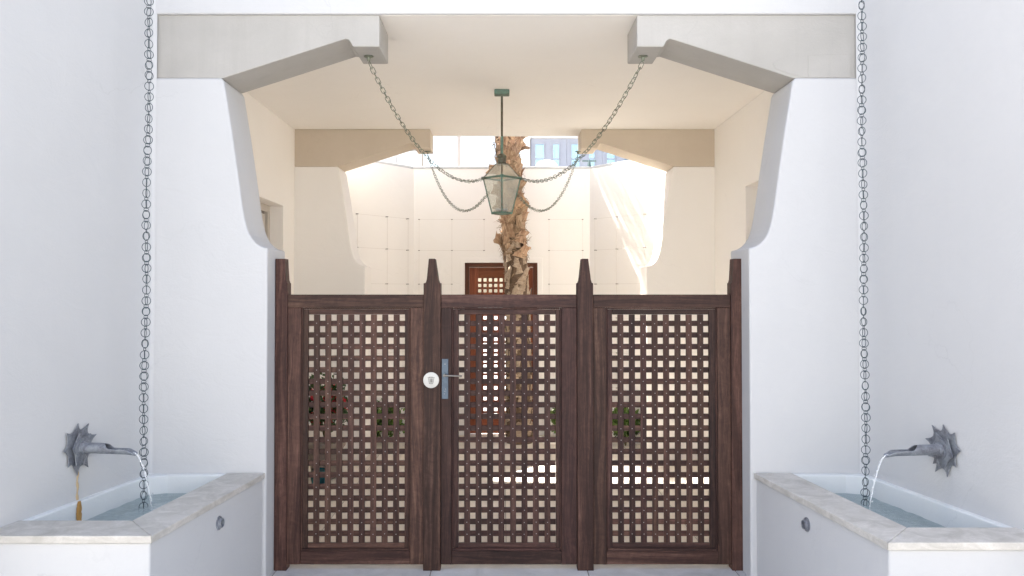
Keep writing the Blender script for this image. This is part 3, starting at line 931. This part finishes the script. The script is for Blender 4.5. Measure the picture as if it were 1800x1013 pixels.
# ------------------------------------------------------------------ lantern
lt = thing('lantern', 'green copper glass lantern on a long rod under the ceiling', 'lantern', (-0.004, ZL, 2.33))
lx = -0.004
def corner(r, z, k): 
    a = math.pi / 2 * k - math.pi / 2
    return Vector((lx + r * math.cos(a), ZL + r * math.sin(a), z))
box('ceiling_plate', lx - 0.062, lx + 0.062, ZL - 0.05, ZL + 0.05, H - 0.040, H - 0.0005, M['verdigris'], lt, bevel=0.006)
mb = MB(); mb.tube([(lx, ZL, H - 0.05), (lx, ZL, 2.98)], 0.0095, 10); mb.build('rod', M['verdbrown'], lt, smooth=True)
mb = MB(); mb.tube([(lx, ZL, 2.98), (lx, ZL, 2.81)], 0.0125, 10); mb.build('rod_sleeve', M['verdigris'], lt, smooth=True)
mb = MB(); mb.lathe([(0.0, 0.085), (0.022, 0.082), (0.036, 0.07), (0.040, 0.055), (0.033, 0.05), (0.033, 0.012), (0.046, 0.0)], (lx, ZL, 2.752), 16)
mb.build('chimney_cap', M['verdbrown'], lt, smooth=True)
RS, RB, RT = 0.152, 0.082, 0.048
zs_, zb_, zt_ = 2.635, 2.345, 2.752
mb = MB()
for k in range(4):
    mb.tube([corner(RT, zt_, k), corner(RS, zs_, k)], 0.005, 6)
    mb.tube([corner(RT, zt_, k), corner(RT, zt_, k + 1)], 0.005, 6)
mb.build('roof_frame', M['verdbrown'], lt)
mb = MB()
for k in range(4):
    mb.tube([corner(RS + 0.006, zs_, k), corner(RS + 0.006, zs_, k + 1)], 0.0085, 6)
    mb.lathe([(0.013, 0.01), (0.013, -0.012)], tuple(corner(RS + 0.004, zs_, k)), 8)
mb.build('shoulder_frame', M['verdigris'], lt)
for k in range(4):
    mb = MB(); mb.tube([corner(RS, zs_ - 0.006, k), corner(RB, zb_, k)], 0.0062, 6); mb.build('corner_bar', M['verdigris'], lt)
mb = MB()
for k in range(4): mb.tube([corner(RB, zb_, k), corner(RB, zb_, k + 1)], 0.009, 6)
mb.add([corner(RB, zb_ - 0.006, k) for k in range(4)] + [corner(RB, zb_ + 0.012, k) for k in range(4)], [(0, 1, 2, 3), (4, 5, 6, 7)] + [(k, (k + 1) % 4, 4 + (k + 1) % 4, 4 + k) for k in range(4)])
mb.build('base_frame', M['verdigris'], lt)
for k in range(4):
    for (r0, z0, r1, z1) in ((RB, zb_ + 0.01, RS, zs_ - 0.008), (RS - 0.003, zs_ + 0.006, RT, zt_)):
        q = 0.995
        a, b_, c, d = corner(r0 * q, z0, k), corner(r0 * q, z0, k + 1), corner(r1 * q, z1, k + 1), corner(r1 * q, z1, k)
        nn = (b_ - a).cross(d - a).normalized() * 0.0025
        mb = MB(); mb.add([a, b_, c, d, a + nn, b_ + nn, c + nn, d + nn], [(0, 1, 2, 3), (7, 6, 5, 4), (0, 1, 5, 4), (1, 2, 6, 5), (2, 3, 7, 6), (3, 0, 4, 7)])
        mb.build('glass_pane', M['lglass'], lt)
mb = MB(); mb.tube([(lx, ZL, 2.35), (lx, ZL, 2.50)], 0.011, 10); mb.build('burner_tube', M['copper'], lt, smooth=True)
mb = MB(); mb.tube([(lx, ZL, 2.50), (lx, ZL, 2.63)], 0.008, 8); mb.tube([(lx - .05, ZL, 2.375), (lx + .05, ZL, 2.375)], 0.008, 8); mb.build('gas_valve', M['bronze'], lt, smooth=True)

# ------------------------------------------------------------------ courtyard behind
CY = 10.5; CT = 3.165
cw = thing('courtyard_wall', 'cream plaster courtyard wall with angled sides behind the palm', 'wall', (0, CY, 0))
dL, dR, dT = -0.478, 0.448, 2.075
prism('wall_panel', [(-1.057, -0.02), (dL, -0.02), (dL, dT), (dR, dT), (dR, -0.02), (1.043, -0.02), (1.043, CT), (-1.057, CT)], 'y', CY, CY + 0.28, M['cream'], cw)
def angled(p0, p1, nm='wall_panel'):
    p0 = Vector(p0); p1 = Vector(p1)
    d = (p1 - p0).normalized(); nn = Vector((-d.y, d.x))
    if nn.y < 0: nn = -nn
    q = [p0, p1, p1 + nn * 0.28, p0 + nn * 0.28]
    return prism(nm, [(a.x, a.y) for a in q], 'z', -0.02, CT, M['cream'], cw)
angled((-1.057, CY), (-1.88, YBE - 0.01)); angled((1.043, CY), (1.87, YBE - 0.01))
def cap(poly):
    prism('parapet_cap', poly, 'z', CT + 0.0005, CT + 0.03, M['white'], cw, bevel=0.006)
cap([(-1.06, CY - 0.012), (1.046, CY - 0.012), (1.15, CY + 0.29), (-1.16, CY + 0.29)])
cap([(-1.062, CY - 0.012), (-1.90, YBE), (-2.2, YBE + .15), (-1.165, CY + 0.29)])
cap([(1.048, CY - 0.012), (1.89, YBE), (2.2, YBE + .15), (1.155, CY + 0.29)])

# trellis wires
def trellis(origin, d, n_, cols, rows, skip, label):
    t = thing('wire_trellis', label, 'trellis', tuple(origin), 'wire trellises on the courtyard wall')
    o = Vector(origin); d = Vector(d).normalized(); n_ = Vector(n_).normalized() * 0.03
    us = [c for c in cols]
    lo, hi = min(us) - 0.0, max(us) + 0.0
    def P(u, z): return o + d * u + Vector((0, 0, z)) + n_
    for z in rows:
        segs = skip(z) if skip else [(lo, hi)]
        for (a, b_) in segs:
            mb = MB(); mb.tube([P(a, z), P(b_, z)], 0.0012, 5); mb.build('wire', M['wire'], t)
    for c in us:
        zlow = 0.3
        if abs(c - (1.057 - 0.217)) < 0.03 and skip: zlow = 2.19
        mb = MB(); mb.tube([P(c, rows[0]), P(c, zlow)], 0.0012, 5); mb.build('wire', M['wire'], t)
        for z in rows:
            if z < zlow - 0.02: continue
            mb = MB(); mb.tube([P(c, z) - n_, P(c, z) + n_ * 0.15], 0.0048, 6)
            mb.tube([P(c, z) + d * -0.012, P(c, z) + d * 0.010], 0.0038, 6)
            mb.build('standoff', M['stud'], t)
rows = [2.56, 2.19, 1.79, 1.40, 1.0, 0.6]
o0 = (-1.057, CY, 0)
trellis(o0, (1, 0, 0), (0, -1, 0), [0.067, 0.457, 0.84], rows, lambda z: [(0.067, 0.84)] if z > 2.1 else [(0.067, 0.457)], 'thin wire trellis on the cream wall left of the red brown door')
trellis((0.5, CY, 0), (1, 0, 0), (0, -1, 0), [0.055, 0.455], rows, None, 'thin wire trellis on the cream wall right of the red brown door')
dl = Vector((-1.88 + 1.057, YBE - CY, 0)); dn = Vector((dl.y, -dl.x, 0)).normalized(); dn = dn if dn.x > 0 else -dn
trellis((-1.057, CY, 0), dl, dn, [0.13, 0.48, 0.95], rows, None, 'thin wire trellis on the angled left courtyard wall')
dr = Vector((1.87 - 1.043, YBE - CY, 0)); dn = Vector((-dr.y, dr.x, 0)).normalized(); dn = dn if dn.x < 0 else -dn
trellis((1.043, CY, 0), dr, dn, [0.12, 0.48, 0.92], rows, None, 'thin wire trellis on the angled right courtyard wall')

# courtyard door
cd = thing('courtyard_door', 'red brown lattice door behind the palm trunk', 'door', (0, CY, 0))
yd = CY + 0.035
def pd(px, py): p = at(px, py, CY); return p[0], p[2]
fw = 0.05
board('frame', dL + 0.03, dL + 0.03 + fw, yd, yd + 0.12, 0, dT - 0.03, M['wood_redd'], cd)
board('frame', dR - 0.03 - fw, dR - 0.03, yd, yd + 0.12, 0, dT - 0.03, M['wood_redd'], cd)
board('frame', dL + 0.03 + fw, dR - 0.03 - fw, yd, yd + 0.12, dT - 0.03 - fw, dT - 0.03, M['wood_redd'], cd)
prism('surround', [(dL - 0.028, 0), (dL + 0.029, 0), (dL + 0.029, dT - 0.029), (dR - 0.029, dT - 0.029), (dR - 0.029, 0), (dR + 0.028, 0), (dR + 0.028, dT + 0.028), (dL - 0.028, dT + 0.028)], 'y', CY - 0.014, CY + 0.06, M['cream'], cd, bevel=0.003)
a0, a1 = dL + 0.082, dR - 0.082
zt = dT - 0.083
b0, b1 = a0 + 0.105, a1 - 0.105
yl = yd + 0.03
board('stile', a0, b0, yl, yl + 0.04, 0.01, zt, M['wood_red'], cd)
board('stile', b1, a1, yl, yl + 0.04, 0.01, zt, M['wood_red'], cd)
board('rail', b0 + .001, b1 - .001, yl, yl + 0.04, zt - 0.13, zt, M['wood_red'], cd)
board('rail', b0 + .001, b1 - .001, yl, yl + 0.04, 0.01, 0.2, M['wood_red'], cd)
nc = 9; pit = (b1 - b0 + 0.026) / nc
for k in range(nc - 1):
    a = b0 - 0.013 + pit * (k + 1)
    board('lattice_slat', a - 0.013, a + 0.013, yl + 0.006, yl + 0.018, 0.2, zt - 0.13, M['wood_red'], cd, 0)
nr = int((zt - 0.13 - 0.2) / 0.0645)
for k in range(1, nr + 1):
    z = zt - 0.13 - 0.0645 * k + 0.010
    if z < 0.22: break
    board('lattice_slat', b0, b1, yl + 0.019, yl + 0.030, z - 0.013, z + 0.013, M['wood_red'], cd, 0)
mb = MB(); mb.tube([(a1 - 0.02, yl, 1.74), (a1 - 0.02, yl - 0.04, 1.74), (a1 - 0.02, yl - 0.04, 1.50), (a1 - 0.02, yl, 1.50)], 0.006, 8); mb.build('handle', M['lever'], cd, smooth=True)

# ------------------------------------------------------------------ palm
pm = thing('palm_tree', 'shaggy palm with split leaf bases on its trunk behind the lantern', 'palm', (0.23, 10.0, 0))
def axis(z):
    # centre of the trunk at height z
    return Vector((0.19 - 0.045 * (z / 1.7) + (0.02 * math.sin(z * 1.1)) - 0.03 * max(0, z - 2), 9.98 + 0.02 * z, z))
def trad(z):
    return 0.150 - 0.012 * z if z < 2.0 else 0.126 - 0.010 * min(z - 2.0, 1.0) + 0.010 * max(0, z - 3.0)
NZ, NA = 120, 28
v = []; f = []
for i in range(NZ + 1):
    z = -0.05 + 6.7 * i / NZ
    c = axis(z)
    for k in range(NA):
        a = 2 * math.pi * k / NA
        nz = noise.noise(Vector((math.cos(a) * 2.5, math.sin(a) * 2.5, z * 7)))
        nz2 = noise.noise(Vector((math.cos(a) * 7, math.sin(a) * 7, z * 18)))
        r = trad(z) * (1 + 0.10 * nz + 0.09 * nz2)
        v.append((c.x + r * math.cos(a), c.y + r * math.sin(a), z))
for i in range(NZ):
    for k in range(NA):
        f.append((i * NA + k, i * NA + (k + 1) % NA, (i + 1) * NA + (k + 1) % NA, (i + 1) * NA + k))
world_mesh('trunk', v, f, M['trunk'], pm, smooth=False)
pr = random.Random(11)
def boot_mesh(kind, seed):
    """local: base at origin, +Z up the trunk, +X outwards, width on Y"""
    q = random.Random(seed)
    if kind == 'plate': L, w0, w1, th, out = q.uniform(.09, .15), q.uniform(.042, .062), q.uniform(.018, .036), .016, q.uniform(.004, .022)
    else: L, w0, w1, th, out = q.uniform(.15, .24), q.uniform(.085, .125), q.uniform(.035, .07), .016, q.uniform(.012, .045)
    n = 6; v = []; f = []
    sk = q.uniform(-.09, .09) * (0.4 if kind == 'plate' else 1)
    for i in range(n + 1):
        t = i / n
        w = w0 * (1 - t) + w1 * t
        w *= 1 + 0.18 * q.uniform(-1, 1)
        x = out * t ** 1.8 + 0.01 * (1 - t)
        z = L * (t - 0.1)
        y = sk * t * t
        c = 0.35 * w * (1 - t)          # wraps round the trunk
        jt = 0.006
        h = th * (1 - 0.6 * t)
        v += [(x - c, y - w, z + q.uniform(-jt, jt)), (x + h * .7, y - w * .5, z), (x + h, y, z + q.uniform(-jt, jt)), (x + h * .7, y + w * .5, z), (x - c, y + w, z + q.uniform(-jt, jt)), (x - h * .3, y, z)]
    for i in range(n):
        for k in range(6):
            f.append((i * 6 + k, i * 6 + (k + 1) % 6, (i + 1) * 6 + (k + 1) % 6, (i + 1) * 6 + k))
    f.append(tuple(range(6)))
    b_ = n * 6
    # split, ragged tip
    for s2 in (-1, 1):
        k = len(v)
        tipx = out + q.uniform(0, .02)
        v.append((tipx, sk + s2 * w1 * q.uniform(.6, 1.8), L * 0.9 + q.uniform(0.005, 0.04) * (0.4 if kind == 'plate' else 1)))
        if s2 < 0: f += [(b_, b_ + 1, k), (b_ + 1, b_ + 2, k), (b_ + 2, b_ + 5, k), (b_ + 5, b_, k)]
        else: f += [(b_ + 2, b_ + 3, k), (b_ + 3, b_ + 4, k), (b_ + 4, b_ + 5, k), (b_ + 5, b_ + 2, k)]
    me = bpy.data.meshes.new('leaf_base'); me.from_pydata(v, [], f)
    bm = bmesh.new(); bm.from_mesh(me); bmesh.ops.recalc_face_normals(bm, faces=bm.faces); bm.to_mesh(me); bm.free()
    me.materials.append(M['bark'] if kind == 'plate' else M['boot'])
    return me
plates = [boot_mesh('plate', 50 + k) for k in range(7)]
boots = [boot_mesh('boot', 80 + k) for k in range(9)]
count = 0
z = 0.04; a = 0
while z < 5.9 and count < 298:
    c = axis(z); r = trad(z) * 0.93
    upper = z > 2.18 + pr.uniform(-.15, .1)
    me = pr.choice(boots) if upper else pr.choice(plates)
    tilt = pr.uniform(-0.12, 0.07) if upper else pr.uniform(-.08, .1)
    twist = pr.uniform(-1.0, 1.0) if upper else pr.uniform(-.4, .4)
    sc_ = pr.uniform(0.68, 1.0) if upper else pr.uniform(0.75, 1.1)
    m = Matrix.Translation((c.x, c.y, z)) @ Matrix.Rotation(a, 4, 'Z') @ Matrix.Translation((r, 0, 0)) @ Matrix.Rotation(twist, 4, 'X') @ Matrix.Rotation(tilt, 4, 'Y') @ Matrix.Scale(sc_, 4)
    link('leaf_base' if upper else 'bark_plate', me, None, pm, mtx=m)
    count += 1
    a += 2.399963 + pr.uniform(-.35, .35)
    z += (0.0125 if z < 3.7 else 0.045) if upper else 0.0145
# loose fibres and splinters
mb = MB()
for k in range(1500):
    z = (pr.uniform(2.1, 3.8) if k > 500 else pr.uniform(3.8, 6.0)) if k > 160 else pr.uniform(.4, 2.1)
    c = axis(z); a = pr.uniform(0, 2 * math.pi); r = trad(z) * pr.uniform(1.0, 1.25)
    o = Vector((c.x + r * math.cos(a), c.y + r * math.sin(a), z))
    out = Vector((math.cos(a), math.sin(a), 0)); sd = Vector((-math.sin(a), math.cos(a), 0))
    L = pr.uniform(.03, .13) if z > 2.1 else pr.uniform(.02, .06)
    dirv = (out * pr.uniform(.05, .45) + sd * pr.uniform(-.9, .9) + Vector((0, 0, pr.uniform(-.7, 1.0)))).normalized()
    w = pr.uniform(.002, .008)
    p1 = o + dirv * L * .5 + Vector((0, 0, pr.uniform(-.01, .02))); p2 = o + dirv * L + Vector((0, 0, pr.uniform(-.05, .03)))
    s3 = dirv.cross(out).normalized() * w if dirv.cross(out).length > .01 else sd * w
    th = out * 0.0012
    mb.add([o - s3, o + s3, p1 + s3 * .8, p1 - s3 * .8, p2, o + th * 2, p1 + th * 2], [(0, 1, 2, 3), (3, 2, 4), (0, 5, 6, 3), (5, 1, 2, 6), (3, 6, 4), (6, 2, 4)])
mb.build('fibres', M['fibre'], pm, kind='stuff')
# crown of fan leaves, above the picture
def fan_mesh(seed):
    q = random.Random(seed); v = []; f = []
    pet = 1.75
    v += [(-.02, 0, 0), (.02, 0, 0), (.012, 0, pet), (-.012, 0, pet), (0, .02, 0), (0, .012, pet)]
    f += [(0, 1, 2, 3), (0, 4, 5, 3), (1, 4, 5, 2)]
    nb = 30
    for k in range(nb):
        a = R(-125 + 250 * k / (nb - 1)); L = 0.95 * (1 - 0.25 * abs(a) / R(125)) * q.uniform(.85, 1.08)
        d = Vector((math.sin(a), 0, math.cos(a))); s2 = Vector((math.cos(a), 0, -math.sin(a))) * 0.026
        b0_ = Vector((0, 0, pet)); m1 = b0_ + d * L * .55 + Vector((0, 0.03, 0)); e = b0_ + d * L + Vector((0, -.22 - q.uniform(0, .15), -0.05))
        kk = len(v)
        v += [tuple(b0_ - s2 * .2), tuple(b0_ + s2 * .2), tuple(m1 + s2), tuple(m1 + Vector((0, .016, 0))), tuple(m1 - s2), tuple(e)]
        f += [(kk, kk + 1, kk + 2, kk + 3), (kk, kk + 3, kk + 4), (kk + 4, kk + 3, kk + 5), (kk + 3, kk + 2, kk + 5)]
    me = bpy.data.meshes.new('fan_leaf'); me.from_pydata(v, [], f); me.materials.append(M['frond']); return me
fans = [fan_mesh(k) for k in range(3)]
for k in range(24):
    a = k * 2.4; el = R(18 + 120 * (k / 24) ** .9)
    c = axis(6.5 + 0.25 * (1 - k / 26))
    m = Matrix.Translation(c) @ Matrix.Rotation(a, 4, 'Z') @ Matrix.Rotation(el, 4, 'X') @ Matrix.Rotation(pr.uniform(-.3, .3), 4, 'Z')
    link('fan_leaf', fans[k % 3], None, pm, mtx=m)

# ------------------------------------------------------------------ plants seen through the lattice
def leaf_cloud(mb, c, rx, ry, rz, n, size, q, mi=0):
    for k in range(n):
        while True:
            p = Vector((q.uniform(-1, 1), q.uniform(-1, 1), q.uniform(-1, 1)))
            if p.length < 1 and noise.noise(p * 2.3 + Vector(c)) > -0.18: break
        p = Vector((c[0] + p.x * rx, c[1] + p.y * ry, c[2] + p.z * rz))
        d = Vector((q.uniform(-1, 1), q.uniform(-1, 1), q.uniform(-.6, 1))).normalized()
        s2 = d.cross(Vector((q.uniform(-1, 1), q.uniform(-1, 1), q.uniform(-1, 1)))).normalized()
        L = size * q.uniform(.6, 1.2); w = L * .32
        nn = d.cross(s2) * w * .35
        mb.add([p, p + d * L * .5 + s2 * w, p + d * L, p + d * L * .5 - s2 * w, p + d * L * .5 + nn], [(0, 1, 4), (1, 2, 4), (2, 3, 4), (3, 0, 4)], mi)
def shrub(x, y, w, h, label, seed, flowers=0, z0=0.0, pot=None, mat='leaf'):
    q = random.Random(seed)
    t = thing('shrub' if not pot else 'potted_plant', label, 'plant', (x, y, z0))
    mb = MB()
    for k in range(9):
        a = q.uniform(0, 6.28); r = q.uniform(.2, .8) * w
        mb.tube([(x, y, z0), (x + r * .5 * math.cos(a), y + r * .3 * math.sin(a), z0 + h * .5), (x + r * math.cos(a), y + r * .6 * math.sin(a), z0 + h * q.uniform(.7, 1))], [.008, .006, .003], 5)
    mb.build('stems', M['stem'], t)
    mb = MB(); leaf_cloud(mb, (x, y, z0 + h * .58), w, w * .6, h * .45, 900, .060, q); mb.build('foliage', M[mat], t, kind='stuff')
    if flowers:
        mb = MB(); leaf_cloud(mb, (x - .02, y - w * .45, z0 + h * .62), w * .95, w * .3, h * .36, flowers, .05, q); mb.build('flowers', M['petal'], t, kind='stuff')
    return t
shrub(-1.33, 9.85, 0.26, 0.46, 'bushy green plant at the foot of the angled left courtyard wall', 3)
shrub(-0.86, 10.28, 0.17, 0.36, 'small green plant at the wall just left of the courtyard door', 4, mat='leafdark')
shrub(0.70, 10.25, 0.14, 0.40, 'small green plant at the wall just right of the courtyard door', 5)
shrub(1.36, 9.78, 0.17, 0.42, 'bushy green plant at the foot of the angled right courtyard wall', 6)
pt = shrub(-1.62, 8.1, 0.26, 0.62, 'red flowering plant in a grey clay pot by the left side wall', 8, flowers=110, z0=0.33, pot=True, mat='leafdark')
mb = MB(); mb.lathe([(0.10, 0), (0.12, 0.02), (0.165, 0.27), (0.185, 0.30), (0.185, 0.335), (0.165, 0.335), (0.155, 0.29), (0.0, 0.288)], (-1.62, 8.1, 0), 24)
mb.build('pot', M['clay'], pt, smooth=True)
mb = MB(); mb.lathe([(0.045, 0), (0.07, 0.03), (0.08, 0.09), (0.06, 0.13), (0.065, 0.15), (0.055, 0.15), (0.05, 0.12), (0.0, 0.115)], (-1.60, 7.75, 0), 20)
tb = mb.build('ceramic_jar', M['teal'], None, smooth=True); tag(tb, 'small teal glazed jar on the floor before the flowering plant', 'jar')

# ------------------------------------------------------------------ terrace and house beyond
hs = thing('terrace_house', 'white house with blue grey french windows above the courtyard wall', 'building', (2.2, 14.0, 0))
YH = 14.0
def hx(px): return (px - 883) / 110.7
def hz(py): return EYE - (py - 513) / 110.7
WT = hz(241)
bays = [(933, 997), (997, 1060), (1060, 1123), (1123, 1186)]
deck = 2.05
x_l, x_r = hx(925), 6.5
poly = [(x_l, -0.02), (hx(932), -0.02), (hx(932), WT), (hx(1188), WT), (hx(1188), -0.02), (x_r, -0.02), (x_r, 5.4), (x_l, 5.4)]
prism('wall', poly, 'y', YH, YH + 0.3, M['white'], hs)
box('side_wall', x_l, x_l + 0.3, YH + 0.302, YH + 4, 0, 5.4, M['white'], hs)
box('room_back', x_l + 0.3, x_r, YH + 1.5, YH + 1.7, 0, 5.4, M['doordark'], hs)
box('deck', x_l, x_r, CY + 0.31, YH - 0.005, deck - 0.2, deck, M['slab'], hs)
for (p0, p1) in bays:
    w = box('french_window', hx(p0) + .004, hx(p0) + .05, YH + .08, YH + .16, deck, WT - .002, M['winframe'], hs)
    mid = (hx(p0) + hx(p1)) / 2
    for q0, q1 in ((hx(p1) - .09, hx(p1)), (mid - .045, mid + .045)):
        box('frame', q0, q1, YH + .081, YH + .159, deck, WT - .002, M['winframe'], w)
    box('frame', hx(p0) + .05, hx(p1) - .09, YH + .09, YH + .15, WT - .09, WT - .002, M['winframe'], w)
    box('frame', hx(p0) + .05, hx(p1) - .09, YH + .10, YH + .14, hz(277) - .008, hz(277) + .008, M['winframe'], w)
    for q0, q1 in ((hx(p0) + .05, mid - .045), (mid + .045, hx(p1) - .09)):
        for e0, e1 in ((q0, q0 + .03), (q1 - .03, q1)):
            box('sash', e0, e1, YH + .095, YH + .145, deck, WT - .09, M['winframe'], w)
        box('pane', q0 + .03, q1 - .03, YH + .116, YH + .122, deck, WT - .09, M['pane'], w)
tw = thing('far_wall', 'pale panelled wall far behind the left of the courtyard', 'wall', (-2.4, 13.2, 0))
box('core', -4.2, -1.21, 13.2, 13.5, 0, 4.3, M['joint'], tw)
for i in range(8):
    for j in range(9):
        box('panel', -4.2 + i * .374 + .004, -4.2 + (i + 1) * .374 - .004, 13.17, 13.199, 0.02 + j * .475, 0.02 + (j + 1) * .475 - .012, M['tile'], tw)
gp = box('grey_post', hx(803), hx(809.5), YH, YH + .08, 0, 5.2, M['greypost']); tag(gp, 'slim grey upright post above the courtyard wall left of the palm', 'post')
# small things on the terrace
c = at(961.5, 293, 12.2)
mb = MB(); mb.lathe([(0.05, -1.1), (0.05, -.02), (0.145, .0), (0.150, .02), (0.135, .05), (0.10, .075), (0.05, .09), (0, .094)], (c[0], c[1], c[2]), 28)
v_ = mb.build('roof_vent', M['whitemetal'], None, smooth=True); tag(v_, 'white domed vent cap showing above the courtyard wall', 'vent')
c0 = at(995, 277, 12.6); c1 = at(1006, 293, 12.6)
ch = thing('terrace_chair', 'pale high backed chair on the terrace before the windows', 'chair', (c0[0] + .1, 12.6, deck))
box('backrest', c0[0], c1[0] + .3, 12.6, 12.63, 2.95, c0[2] - .15, M['whitemetal'], ch, bevel=.008)
box('seat', c0[0], c1[0] + .3, 12.2, 12.6, 2.48, 2.53, M['whitemetal'], ch, bevel=.008)
for a in (c0[0] + .02, c1[0] + .28):
    for b_ in (12.23, 12.6): box('leg', a - .014, a + .014, b_ - .014, b_ + .014, deck, 2.48, M['whitemetal'], ch)
e = at(1036, 285, 12.6)
es = thing('trestle_stand', 'dark folding trestle on the terrace right of the lantern', 'stand', (e[0], 12.6, deck))
for s2 in (-1, 1):
    for yy in (12.45, 12.75):
        mb = MB(); mb.tube([(e[0] + s2 * .22, yy, deck), (e[0] - s2 * .0, 12.6 + (yy - 12.6) * .3, e[2] + .02)], .012, 6); mb.build('leg', M['darkmetal'], es)
mb = MB(); mb.tube([(e[0] - .1, 12.6, e[2] + .02), (e[0] + .1, 12.6, e[2] + .02)], .014, 6); mb.build('top_bar', M['darkmetal'], es)
